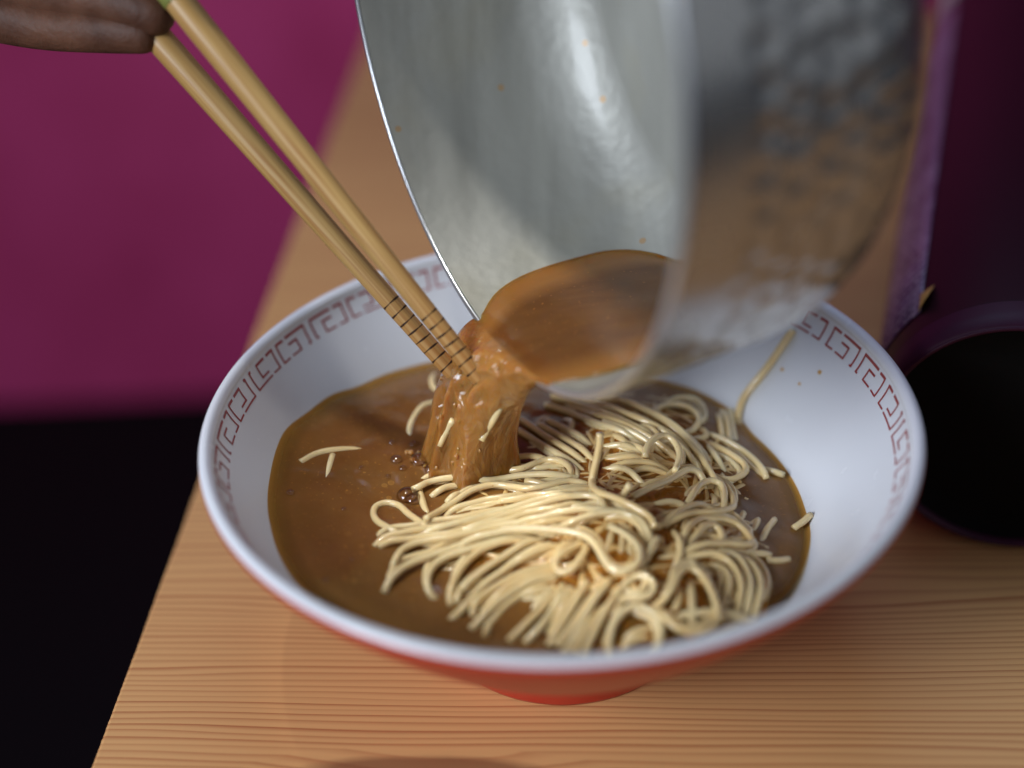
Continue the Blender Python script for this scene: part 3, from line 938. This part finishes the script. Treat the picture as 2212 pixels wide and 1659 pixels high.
D0 = -2.4   # under the broth
TR = [
 # --- strands right of the fall, behind
 ('C5', 1.0, [(700, 400, -1), (850, 380), (1000, 372), (1150, 380), (1290, 410)]),
 ('C5', 1.0, [(560, 560, -.5), (700, 550), (850, 530), (1000, 478), (1150, 425), (1300, 425), (1420, 478), (1478, 560), (1440, 618), (1380, 632)]),
 ('C5', .2, [(780, 40, -.6), (860, 80, 0), (940, 130), (1100, 225), (1300, 345), (1500, 460), (1680, 555)]),
 ('C5', .4, [(850, -80, -.6), (1000, 20), (1150, 130), (1350, 250), (1550, 365), (1700, 440)]),
 ('C5', .5, [(1080, -10, 0), (1300, 110), (1500, 225), (1680, 330), (1800, 420)]),
 ('C5', .0, [(1180, -60, 0), (1400, 40), (1600, 140), (1780, 250)]),
 ('R5', .5, [(1330, 130, 0), (1500, 190), (1700, 260), (1880, 340), (2050, 440)]),
 ('R5', .8, [(1350, 110, 0), (1500, 150), (1680, 205), (1880, 280), (2060, 370), (2200, 470)]),
 ('R5', .2, [(1290, 190, 0), (1450, 240), (1600, 300), (1760, 350), (1900, 420)]),
 ('R5', .6, [(1380, 250), (1430, 262), (1450, 295), (1430, 335), (1400, 350)]),
 ('R5', 1.2, [(1745, 375), (1850, 440), (1930, 500), (2010, 560)]),
 ('R5', 1.6, [(1830, 330), (1880, 305), (1940, 322), (1985, 365), (2010, 400)]),
 ('R5', .6, [(1600, 420), (1740, 430), (1850, 460), (1950, 510)]),
 ('R5', .4, [(1660, 330), (1760, 390), (1850, 460)]),
 ('R5', .7, [(1640, 480), (1760, 490), (1880, 500), (1960, 530)]),
 # --- top strands under the near lip of the pan
 ('R6', .6, [(-40, 750, 0), (120, 770), (280, 820), (430, 905), (540, 1000), (620, 1090), (690, 1190)]),
 ('R6', .9, [(20, 705, 0), (170, 720), (320, 775), (450, 850), (560, 945), (650, 1050), (730, 1170), (800, 1270), (850, 1360)]),
 ('R6', 1.2, [(110, 700, 0), (270, 745), (420, 820), (540, 905), (640, 1010), (720, 1120)]),
 ('R6', .5, [(0, 800, 0), (150, 840), (320, 925), (470, 1030), (590, 1100)]),
 ('R6', .3, [(60, 850, 0), (200, 890), (330, 960), (450, 1050)]),
 ('R6', .7, [(360, 800), (400, 760), (470, 742), (560, 750), (630, 790), (650, 845), (600, 885), (530, 880)]),
 ('R6', .3, [(590, 900), (640, 930), (690, 925), (680, 880), (620, 850)]),
 ('R6', .4, [(660, 875), (740, 918), (830, 968), (920, 1022), (1000, 1092), (1050, 1160), (1065, 1200, -1)]),
 ('R6', .5, [(690, 950), (730, 1020), (780, 1090), (820, 1150)]),
 ('R6', .6, [(700, 935), (780, 1000), (870, 1060), (925, 1105), (938, 1145), (905, 1180), (850, 1195), (785, 1175), (730, 1130)]),
 ('R6', .4, [(760, 760), (775, 830), (790, 900), (800, 960)]),
 ('R6', .5, [(800, 740), (815, 820), (830, 900), (845, 975)]),
 ('R6', .3, [(840, 715), (848, 800), (856, 880), (880, 960)]),
 # --- middle right
 ('C6', 1.0, [(-40, 470), (150, 492), (300, 560), (430, 645), (530, 715)]),
 ('C6', .8, [(-60, 355), (200, 368), (400, 388), (560, 430), (680, 500)]),
 ('C6', .9, [(40, 440), (250, 428), (420, 440), (600, 470), (750, 530), (830, 600)]),
 ('C6', .7, [(250, 540), (420, 510), (600, 530), (760, 560), (880, 600)]),
 ('C6', 2.2, [(480, 395, 0), (495, 290, 1.5), (555, 195, 2.6), (645, 133, 3.2), (740, 125, 3.2), (830, 185, 2.8), (890, 285, 2), (905, 385, 1), (880, 470, .2), (845, 560, 0)]),
 ('C6', 2.0, [(330, 785), (480, 765), (600, 740), (750, 680), (900, 595), (1020, 545), (1120, 550), (1190, 610), (1215, 700)]),
 ('C6', 2.3, [(990, 890), (1080, 800), (1180, 712), (1290, 680), (1395, 708), (1450, 795), (1455, 890), (1440, 985)]),
 ('C6', 1.8, [(590, 1185), (750, 1130), (900, 1058), (1050, 985), (1180, 955), (1290, 975), (1390, 1025)]),
 ('C6', 1.9, [(700, 1150), (900, 1110), (1100, 1070), (1300, 1060), (1450, 1045), (1555, 1005), (1570, 930), (1530, 830), (1470, 740), (1390, 640), (1300, 540)]),
 ('C6', 1.2, [(560, 900), (750, 905), (900, 930), (1010, 965), (1100, 1000)]),
 ('C6', 1.0, [(600, 1060), (750, 1040), (880, 1010), (960, 990)]),
 ('C6', .8, [(1290, 770), (1330, 850), (1330, 930), (1310, 1000)]),
 ('C6', 2.0, [(915, 1385), (980, 1275), (1080, 1185), (1200, 1143), (1330, 1150), (1460, 1155), (1600, 1205), (1700, 1290), (1785, 1395), (1795, 1440), (1700, 1462), (1500, 1442), (1300, 1440), (1100, 1452), (950, 1480)]),
 ('C6', 2.2, [(1010, 1390), (1130, 1295), (1230, 1225), (1330, 1222), (1405, 1285), (1425, 1360), (1390, 1420)]),
 ('C6', 1.4, [(1080, 1120), (1250, 1090), (1420, 1090), (1560, 1100), (1660, 1140)]),
 ('C6', 1.0, [(1180, 1320), (1290, 1330), (1380, 1370), (1460, 1390)]),
 ('C6', 1.2, [(820, 1215), (880, 1330), (915, 1450), (900, 1560), (840, 1640)]),
 ('C6', .8, [(700, 1260), (705, 1380), (710, 1500)]),
 ('C6', .6, [(780, 1290), (800, 1400), (790, 1520)]),
 # --- strands left of centre
 ('R5', 1.0, [(470, 712, -1), (515, 690), (570, 664), (680, 640), (820, 636), (930, 652), (1020, 642), (1130, 622), (1250, 614), (1400, 612), (1500, 600)]),
 ('R5', 1.0, [(555, 890), (630, 845), (730, 785), (850, 712), (980, 680), (1080, 690), (1180, 702), (1290, 684), (1450, 645), (1560, 645)]),
 ('R5', .2, [(672, 915, -2), (690, 865, -1), (745, 820), (850, 790), (930, 772), (1030, 758), (1120, 735), (1230, 705)]),
 ('R5', .4, [(590, 755, -1.5), (630, 720), (690, 690), (760, 670), (850, 668)]),
 ('R5', .2, [(685, 790, -1.5), (720, 750), (780, 715), (860, 690)]),
 ('R5', -.6, [(515, 700, -1), (530, 760), (548, 820), (570, 870, -1)]),
 ('C5', .8, [(600, 925), (800, 898), (1000, 858), (1200, 838), (1450, 800), (1700, 765), (1900, 760)]),
 ('C5', .6, [(910, 680), (1050, 690), (1200, 700), (1350, 690)]),
 ('C5', .6, [(1320, 800), (1450, 775), (1600, 755), (1760, 745), (1950, 760)]),
 ('C5', 1.2, [(-400, 1330, -2), (-200, 1265), (0, 1215), (200, 1165), (450, 1095), (700, 1018), (900, 958), (1100, 900), (1300, 858), (1500, 828), (1700, 800)]),
 ('C5', 1.7, [(-60, 1310), (200, 1252), (450, 1180), (700, 1085), (900, 1022), (1100, 962), (1300, 900), (1500, 862), (1690, 858), (1820, 898), (1870, 1000), (1880, 1060, -1)]),
 ('C5', 1.6, [(-60, 1375), (250, 1275), (500, 1195), (700, 1158), (900, 1082), (1100, 1038), (1300, 1005), (1500, 925), (1660, 895)]),
 ('C5', 1.8, [(560, 1220), (880, 1160), (1100, 1125), (1300, 1072), (1500, 1040), (1700, 1025), (1900, 1035), (2080, 1075), (2250, 1140), (2400, 1230), (2470, 1350)]),
 ('C5', 2.6, [(1150, 1240), (1400, 1200), (1580, 1140), (1750, 1090), (1900, 1060), (2080, 1065), (2220, 1110), (2350, 1190), (2430, 1300), (2460, 1420)]),
 ('C5', 2.2, [(700, 1240), (950, 1210), (1150, 1180), (1350, 1120), (1550, 1080)]),
 # the S-shaped strand on top
 ('D', 3.2, [(975, 1179), (1010, 1163), (1054, 1155), (1098, 1146), (1133, 1143), (1168, 1143), (1204, 1146), (1239, 1150), (1266, 1159), (1287, 1177), (1303, 1206), (1320, 1228), (1341, 1235), (1362, 1228), (1379, 1213), (1383, 1194), (1375, 1176), (1358, 1158), (1341, 1141), (1326, 1128), (1318, 1120)]),
 # upright strand
 ('C5', 2.4, [(1822, 95, 15.5), (1815, 230, 12), (1790, 370, 8), (1757, 530, 4), (1728, 670, .6), (1745, 770, .2), (1830, 825, .6), (2000, 882, .8), (2150, 950, 1), (2300, 1025, 1), (2440, 1130, .6), (2500, 1250, .2)]),
 ('C6', 2.6, [(180, 830), (240, 750, 1.5), (290, 700, 4)]),
 ('C6', 2.0, [(-100, 770), (60, 840), (200, 930), (330, 1030), (440, 1150), (530, 1290), (580, 1400)]),
 ('C6', 2.4, [(0, 1040), (150, 1050), (290, 1110), (400, 1200), (480, 1300), (530, 1400)]),
 # under the dome
 ('C6', .6, [(90, 1180), (60, 1320), (20, 1450), (-20, 1560)]),
 ('C6', .4, [(180, 1190), (210, 1320), (200, 1450), (170, 1580)]),
 ('C6', .5, [(270, 1220), (300, 1350), (300, 1480), (280, 1600)]),
 ('C6', .3, [(-60, 1180), (-40, 1240), (-60, 1320), (-110, 1420)]),
 ('C6', .3, [(360, 1260), (380, 1380), (370, 1500), (340, 1620)]),
 ('C6', .2, [(450, 1330), (470, 1440), (450, 1560)]),
 # --- left fan
 ('C7', .9, [(10, 545, -2), (120, 430, -.5), (300, 378), (500, 338), (800, 288), (1100, 245), (1400, 178), (1700, 105), (2000, 25), (2250, -60)]),
 ('C7', .8, [(60, 540, -1.5), (200, 470), (450, 440), (700, 408), (1000, 365), (1200, 305), (1400, 248), (1700, 188), (2000, 110), (2250, 40)]),
 ('C7', 1.1, [(225, 800, -2), (265, 690), (350, 570), (500, 498), (700, 462), (900, 430), (1150, 370), (1500, 290), (1900, 225), (2250, 190)]),
 ('C7', 1.6, [(125, 1110, -2.2), (200, 945, -.6), (330, 812), (500, 722), (700, 650), (950, 558), (1200, 472), (1500, 400), (1900, 335), (2250, 325)]),
 ('C7', 1.4, [(770, 1200, -3), (690, 1110, -1.2), (650, 1000), (668, 875), (765, 745), (950, 640), (1150, 575), (1400, 498), (1700, 415), (2000, 370)]),
 ('C7', 1.2, [(940, 1270, -2.5), (935, 1090), (1005, 905), (1115, 745), (1280, 600), (1450, 520), (1700, 445), (1950, 400)]),
 ('C7', 1.5, [(1085, 1045), (1200, 935), (1400, 780), (1600, 648), (1800, 520), (1950, 420), (2100, 350)]),
 ('C7', .9, [(930, 1450, -2.5), (1100, 1280), (1250, 1100), (1500, 900), (1800, 690), (2100, 540), (2300, 470)]),
 ('C7', 1.0, [(1210, 1400, -2), (1240, 1230), (1400, 1090), (1650, 945), (1900, 825), (2250, 680)]),
 ('C7', .9, [(1190, 1560, -2), (1350, 1380), (1550, 1195), (1800, 1025), (2050, 900), (2300, 800)]),
 ('C7', 1.2, [(1450, 890), (1650, 770), (1900, 640), (2150, 510), (2300, 440)]),
 ('C7', 1.0, [(1300, 1290), (1500, 1130), (1750, 970), (2000, 850), (2250, 740)]),
 ('C7', .7, [(1600, 1120), (1800, 1100), (2000, 1060), (2250, 950)]),
 ('C7', .8, [(1370, 1640, -2), (1385, 1560), (1400, 1490, 1)]),
 ('C7', .6, [(1650, 1700, -1.5), (1850, 1500), (2000, 1350), (2130, 1200), (2250, 1060), (2380, 920)]),
 ('C7', .8, [(1850, 1720, -1.5), (2030, 1530), (2180, 1340), (2320, 1130), (2430, 950)]),
 ('C7', -.3, [(420, 870, -2.2), (520, 970, -2), (620, 1080, -2.4)]),
 ('C7', -.6, [(800, 850, -1.2), (950, 835, -1), (1100, 820, -1)]),
 ('C7', -.6, [(820, 790, -1.2), (960, 780, -1), (1120, 750, -1)]),
 ('C7', .3, [(1010, 1240, -1), (1040, 1100), (1150, 960), (1300, 830), (1450, 730)]),
 ('C7', .2, [(1320, 1450, -1), (1450, 1300), (1700, 1150), (1900, 1080)]),
 # --- front
 ('C8', 1.2, [(-60, 1200, -1), (40, 1020), (140, 870), (230, 720), (300, 580), (340, 460)]),
 ('C8', 1.5, [(110, 1270, -1), (230, 1050), (340, 850), (430, 700), (520, 550), (570, 460)]),
 ('C8', 1.7, [(300, 1290, -1), (400, 1060), (510, 860), (620, 690), (700, 560), (745, 490)]),
 ('C8', .7, [(-100, 900), (20, 720), (60, 590), (95, 480)]),
 ('C8', .9, [(-80, 1050), (40, 880), (160, 710), (270, 580), (330, 520)]),
 ('C8', .5, [(30, 1210, -1), (170, 1010), (300, 810), (390, 660), (450, 540)]),
 ('C8', .6, [(200, 1280, -1), (310, 1060), (430, 870), (540, 700)]),
 ('C8', 2.6, [(330, 90), (305, 200), (270, 300), (190, 410), (110, 452), (35, 430), (10, 360), (50, 285), (140, 205), (240, 130), (330, 60)]),
 ('C8', 1.8, [(300, 470), (350, 525), (420, 580)]),
 ('C8', 2.0, [(1055, 95), (1005, 185), (945, 275), (870, 360), (800, 410)]),
 ('C8', 1.4, [(640, 590), (700, 540), (770, 490), (850, 470), (940, 490), (1005, 550), (1010, 630), (940, 695), (830, 705), (720, 690), (650, 720), (590, 800)]),
 ('C8', 1.6, [(560, 1270), (555, 1130), (590, 1000), (670, 880), (790, 800), (910, 808), (1015, 875), (1080, 980), (1085, 1080), (1045, 1160), (970, 1220)]),
 ('C8', 2.4, [(1005, 742), (1120, 685), (1205, 590), (1262, 475), (1335, 400), (1415, 400), (1490, 450), (1560, 550), (1622, 680), (1665, 820), (1665, 940), (1585, 1022), (1445, 1052), (1300, 1040), (1195, 975), (1105, 875), (1010, 800), (900, 770)]),
 ('C8', 1.0, [(1205, 872), (1350, 840), (1500, 850), (1700, 848), (1900, 868), (2080, 880)]),
 ('C8', .9, [(1385, 470), (1400, 620), (1412, 780), (1412, 960), (1400, 1060)]),
 ('C8', .6, [(1290, 520), (1280, 640), (1240, 760), (1180, 830)]),
 ('C8', .4, [(1480, 600), (1510, 720), (1500, 830)]),
 ('C8', 1.2, [(1330, 230), (1500, 240), (1650, 255), (1780, 325), (1865, 435), (1910, 560), (1900, 700), (1865, 840)]),
 ('C8', 1.4, [(1620, 190), (1720, 195), (1850, 268), (1950, 395), (2005, 540), (1995, 700), (1960, 830)]),
 ('C8', 1.5, [(1750, 190), (1880, 250), (2005, 350), (2090, 480), (2112, 620), (2085, 740), (2040, 850)]),
 ('C8', .9, [(1560, 300), (1680, 350), (1770, 450), (1790, 570), (1740, 690), (1680, 780)]),
 ('C8', .7, [(1640, 330), (1700, 440), (1690, 560), (1640, 660)]),
 ('C8', .6, [(1840, 560), (1830, 680), (1760, 740), (1700, 740)]),
 ('C8', .8, [(1290, 260), (1370, 320), (1480, 340), (1560, 400), (1620, 460)]),
 ('C8', .5, [(1000, 300), (1100, 260), (1220, 240), (1330, 180)]),
 ('C8', .4, [(960, 390), (1080, 380), (1160, 430), (1190, 520)]),
 ('C8', .3, [(640, 1240), (760, 1130), (900, 1080), (1040, 1060)]),
 ('C8', .2, [(660, 1160), (800, 1040), (940, 990), (1060, 970)]),
 ('C8', .3, [(1100, 1020), (1150, 1120), (1230, 1200)]),
 ('C8', .2, [(1480, 1100), (1620, 1070), (1800, 980), (1950, 920)]),
 ('C8', .2, [(1720, 1000), (1840, 940), (1980, 900)]),
 # --- loop at the left, half sunk
 ('R5', -.3, [(400, 990, -1.5), (335, 950, -.4), (262, 905), (235, 860), (252, 815), (310, 792), (385, 805), (450, 860), (520, 910), (565, 950, -1)]),
 # --- arcs left of the fall, half sunk
 ('R5', -.4, [(640, 175, -.5), (545, 195), (485, 265), (455, 345), (462, 410, -1)]),
 ('B', -.3, [(330, 180), (310, 120), (250, 90), (180, 60)]),
 ('R4', -.4, [(1570, 780, -1), (1540, 830), (1560, 890), (1640, 930, -1)]),
 # --- short ends at the right edge
 ('C6', .2, [(1600, 1160), (1650, 1115), (1690, 1070, -.8)]),
 ('C6', .0, [(2060, 1155, -.5), (1965, 1280), (1870, 1430)]),
 ('C6', -.2, [(1860, 1160, -.8), (1800, 1260), (1760, 1330)]),
 ('C6', .3, [(1640, 1545), (1750, 1545), (1880, 1560), (2010, 1595, -.6)]),
 ('R8', -.3, [(1380, 385, -.3), (1450, 388), (1512, 380, -.3)]),
 ('R8', .6, [(1545, 190, -1), (1600, 150), (1650, 105, 1)]),
 ('C6', .3, [(1960, 540, -1), (2080, 570), (2180, 610, -.3)]),
]
MAPS['D'] = (0, 0, 1)
SHIFT = []
for mp, lift, pts in TR:
    dv = [len(pts[e]) < 3 and (mp, pts[e][0], pts[e][1]) not in CUT_ENDS for e in (0, -1)]
    noodle(noodle_pts(mp, pts, lift), dive=dv)
# under layers: nearby strands a little lower, filling the gaps as the heap does
sub = [t for t in TR if len(t[2]) >= 4 and t[1] >= .2]
for rep in range(2):
    for mp, lift, pts in sub:
        if NCOUNT >= 299: break
        sc = MAPS[mp][2]
        dx, dy = random.uniform(-16, 16) / sc, random.choice((-1, 1)) * random.uniform(7, 17) / sc
        cut = random.randint(0, 1)
        P = [(p[0] + dx * random.uniform(.5, 1.3), p[1] + dy * random.uniform(.5, 1.3)) for p in pts[cut:]]
        noodle(noodle_pts(mp, P, lift * .4 - .9 - rep * .8), .00108, dive=(1, 1))

# the deep layer of the heap: strands nobody could count, one part
TV = []; TF = []
for k in range(430):
    u = random.random() ** .6
    c = (M1, M2, M3, M4)[k % 4]
    a0 = random.uniform(0, 2 * math.pi); rr = u * .034
    x, y = c[0] + rr * math.cos(a0), c[1] + rr * math.sin(a0)
    if math.hypot(x, y) > .064 or mound(x, y) < .003: continue
    hd = random.choice((.25, .5, 2.2, 1.2, random.uniform(0, 6))) + random.uniform(-.4, .4)
    cv = random.uniform(-60, 60)
    P = []
    for i in range(12):
        if math.hypot(x, y) > .068 or mound(x, y) < .0022: break
        P.append((x, y, broth_z(x, y) + mound(x, y) - .0013 - random.uniform(0, .0006) - .0014 * (i in (0, 11)) - (k % 3) * .0008))
        hd += cv * .0035; x += .0035 * math.cos(hd); y += .0035 * math.sin(hd)
    if len(P) < 4: continue
    V, F = sweep(catmull(P, .0016), .00115, 7, .04)
    b0 = len(TV); TV += list(V - NORG); TF += [tuple(i + b0 for i in f) for f in F]
o = mesh('noodle_tangle', TV, TF, NOODLE_DEEP, NOODLES); o['kind'] = 'stuff'

# strays that lie apart from the heap
def stray(mp, lift, pts, label, rad=.00125):
    P = noodle_pts(mp, pts, lift) if mp else pts
    org = P.mean(0)
    o = noodle(P, rad, None, 'stray_noodle', org)
    o.location = org
    tag(o, label, 'noodle')
    return o


stray('R4', -.5, [(735, 1335), (830, 1285), (950, 1258), (1060, 1256, -.3), (1140, 1280, -1.2)], 'stray noodle bent over flat in the open broth left of the stream')
stray('R4', -.7, [(935, 1290), (910, 1370, -.2), (895, 1440, -.6), (892, 1510, -1.6)], 'short noodle end sinking upright in the broth at the left')


def wall_path(mp, pts, off):
    ox, oy, sc = MAPS[mp]; out = []
    for x, y in pts:
        d = ray(ox + sc * x, oy + sc * y); t = np.linspace(.3, .62, 4000); P = CAM + t[:, None] * d
        R = np.hypot(P[:, 0], P[:, 1]); ins = np.where((R < wall_r(P[:, 2] - H) - off) & (P[:, 2] < H))[0]
        out.append(P[ins[-1]])
    return np.array(out)


wp = wall_path('R6', [(1225, 282), (1165, 370), (1105, 460), (1035, 555), (965, 640), (915, 715), (893, 790), (890, 870), (905, 940), (945, 1000)], .0012)
stray(None, 0, wp, 'long yellow noodle stuck up the white inner wall of the bowl', .00135)
# two strands carried down inside the pouring broth
def in_stream(pxs, label):
    P = []
    A = np.array(rows[-NF:])[:, :NS].reshape(-1, 3)
    for x, y in pxs:
        d = ray(x, y); w = A - CAM; t = w @ d; dist = np.linalg.norm(w - t[:, None] * d, axis=1)
        k = dist.argmin(); P.append(CAM + d * (t[k] + .0009))
    return stray(None, 0, np.array(P), label, .00105)


in_stream([(1080, 880), (1066, 906), (1052, 930), (1040, 952)], 'noodle strand carried down the bright middle of the falling broth')
in_stream([(978, 908), (968, 926), (958, 944), (950, 962)], 'noodle strand showing at the left edge of the falling broth')

# ------------------------------------------------------------------ chopsticks
def chopstick(tip, top, label, rings, r0=.00265, r1=.0046, L=.30):
    tip = np.array(tip); top = np.array(top); d = (top - tip) / np.linalg.norm(top - tip)
    root = thing('chopstick', label, 'chopstick', tuple(tip), 'pair of bamboo chopsticks')
    root.rotation_mode = 'QUATERNION'
    root.rotation_quaternion = Vector(d).to_track_quat('Z', 'X')
    zz = np.r_[0, .0004, .0012, np.linspace(.003, L, 60)]
    rr = np.interp(zz, [0, .0004, .0012, .003, .13, L], [r0 * .80, r0 * .92, r0 * .98, r0, r1 * .93, r1])
    V = lathe(list(zip(rr, zz)), 22)
    F = grid_faces(len(zz), 22, True, False); F.append(tuple(range(22))[::-1]); F.append(tuple(range((len(zz) - 1) * 22, len(zz) * 22)))
    mesh('stick', V, F, BAMBOO, root)
    for k, z in enumerate(rings):
        r = float(np.interp(z, zz, rr))
        P = []
        for h, e in ((-.0003, -.00004), (-.0002, .00003), (.0002, .00003), (.0003, -.00004)):
            for j in range(22):
                a = 2 * math.pi * j / 22
                P.append(((r + e) * math.cos(a), (r + e) * math.sin(a), z + h * (1 + .4 * math.sin(3 * a + k)) + .00015 * math.sin(a + k)))
        mesh('burnt_ring', P, grid_faces(4, 22, True, False), BURN, root)
    return root, d


tA, tB = at_y(988, 816, .016), at_y(1046, 829, .006)
uA, uB = at_y(363, 106, .064), at_y(402, 21, .058)
cA, dA = chopstick(tA, uA, 'lower left bamboo chopstick, its ringed tip farther from the pan', [.0012 + .00362 * i for i in range(9)])
cB, dB = chopstick(tB, uB, 'upper right bamboo chopstick, its ringed tip nearest the pan', [.0016 + .0035 * i for i in range(8)])
# painted band near the grip of the upper one
zb0 = float(np.linalg.norm(at_y(396, 12, .058) - tB))
V = lathe([(.00440, zb0 + .0022), (.00462, zb0 + .0026), (.00464, zb0 + .007), (.00440, zb0 + .0074)], 24)
mesh('painted_band', V, grid_faces(4, 24, True, False), GREEN, cB)

# ------------------------------------------------------------------ hand
def hand():
    vs = []; es = []; rs = []

    def add(p, r, parent=None):
        vs.append(tuple(p)); rs.append(r)
        if parent is not None: es.append((parent, len(vs) - 1))
        return len(vs) - 1
    P = lambda x, y, d: at_y(x, y, d)
    palm = add(P(-160, -120, .105), .022)
    wrist = add(P(-420, -190, .125), .021, palm)
    fore = add(P(-800, -300, .155), .027, wrist)
    add(P(-1300, -450, .19), .034, fore)
    kn = add(P(-70, -95, .098), .020, palm)
    # little finger: lowest edge seen in the picture
    a = add(P(-60, 20, .090), .0098, palm)
    a = add(P(100, 58, .078), .0078, a); a = add(P(235, 66, .068), .0072, a); add(P(345, 74, .063), .0062, a)
    # ring finger
    a = add(P(20, -40, .090), .0105, kn)
    a = add(P(180, -14, .076), .0090, a); a = add(P(300, 12, .066), .0080, a); add(P(378, 52, .062), .0066, a)
    # middle finger
    a = add(P(50, -130, .095), .0105, kn)
    a = add(P(230, -112, .078), .0090, a); a = add(P(360, -88, .066), .0080, a); add(P(420, -40, .060), .0066, a)
    # index finger
    a = add(P(40, -215, .098), .0105, kn)
    a = add(P(230, -215, .080), .0088, a); a = add(P(370, -180, .066), .0078, a); add(P(420, -120, .056), .0066, a)
    # thumb, along the near side
    a = add(P(-60, -215, .080), .0125, palm)
    a = add(P(120, -240, .062), .0105, a); add(P(280, -190, .052), .0085, a)
    me = bpy.data.meshes.new('person')
    org = np.array(vs[0])
    me.from_pydata([tuple(np.array(q) - org) for q in vs], es, [])
    o = bpy.data.objects.new('person', me); COL.objects.link(o); o.location = tuple(org)
    sk = o.modifiers.new('skin', 'SKIN')
    if not me.skin_vertices:
        me.skin_vertices.new()
    for q, r in zip(me.skin_vertices[0].data, rs):
        q.radius = (r, r)
    me.skin_vertices[0].data[0].use_root = True
    ss = o.modifiers.new('sub', 'SUBSURF'); ss.levels = 2; ss.render_levels = 2
    me.materials.append(SKIN)
    # bake the modifiers to a plain mesh
    dg = bpy.context.evaluated_depsgraph_get()
    m2 = bpy.data.meshes.new_from_object(o.evaluated_get(dg))
    o.modifiers.clear(); o.data = m2
    m2.polygons.foreach_set('use_smooth', [True] * len(m2.polygons))
    if not m2.materials: m2.materials.append(SKIN)
    tag(o, 'bare hand reaching in from the upper left gripping the chopsticks', 'person')
    return o


hand()

# ------------------------------------------------------------------ purple canister lying on the table at the right
caz = math.radians(252)
CN = np.array([math.cos(caz), math.sin(caz), 0.0])           # out of the end that faces us
CA = np.cross(CN, [0, 0, 1.0]); CB = np.array([0, 0, 1.0])
Rb, Rd = .0458, .0408
C0 = np.array([.1471, .0203, Rb])
can = thing('canister', 'dark maroon and purple canister lying on its side with black end', 'canister', tuple(C0))


def can_mesh(name, prof, mat, n=128, cap=False):
    V = list(lathe(prof, n, CA, CB, CN, C0)); F = grid_faces(len(prof), n, True, True)
    if cap:
        V.append(C0 + CN * prof[-1][1]); b0 = (len(prof) - 1) * n
        F += [(b0 + (j + 1) % n, b0 + j, len(V) - 1) for j in range(n)]
    return mesh(name, np.array(V) - C0, F, mat, can)


CL = .42
can_mesh('body', [(.002, -CL), (.043, -CL), (Rb, -CL + .003), (Rb, -.012), (Rb - .0002, -.0105)], MAROON)
can_mesh('front_shoulder', [(Rb - .0001, -.0107), (Rb - .0008, -.006), (.0436, -.0005), (.0428, .0)], PURPLE)
can_mesh('end_ring', [(.0429, -.0002), (.0427, .0006), (.0421, .0007), (.0412, .0), (Rd, -.0015)], PURPLE)
can_mesh('end_disc', [(Rd + .0003, -.0012), (Rd - .0004, -.0022), (.03, -.0024), (.0005, -.0024)], BLACK, cap=True)
# label: a curved sheet round the left flank, 0.3 mm proud


def can_patch(name, l0, l1, a0, a1, mat, nr=24, nl=8, lift=.0003, warp=None):
    V = []; UV = []
    for i in range(nl):
        for j in range(nr):
            tl = i / (nl - 1); ta = j / (nr - 1)
            L = l0 + (l1 - l0) * tl; a = math.radians(a0 + (a1 - a0) * ta)
            r = Rb + lift + (warp(tl, ta) if warp else 0)
            V.append(r * (math.cos(a) * CA + math.sin(a) * CB) - CN * L); UV.append((ta, tl))
    F = grid_faces(nl, nr, False)
    o = mesh(name, V, F, mat, can)
    uv = o.data.uv_layers.new(name='UVMap')
    for lp in o.data.loops:
        uv.data[lp.index].uv = UV[lp.vertex_index]
    so = o.modifiers.new('thick', 'SOLIDIFY'); so.thickness = .0002; so.offset = 1
    return o


s0 = 180 if CA[0] > 0 else 0
sg = -1 if CA[0] > 0 else 1
can_patch('label', .022, .335, s0 + sg * -25, s0 + sg * 42, LABEL)
can_patch('torn_corner', .022, .034, s0 + sg * 41, s0 + sg * 48, YELLOW, 6, 5, .0006, lambda tl, ta: .003 * ta * (1 - tl))
can_patch('pale_tab', .338, .372, s0 + sg * 18, s0 + sg * 50, PALE, 8, 5, .0006)
print('noodles', NCOUNT)
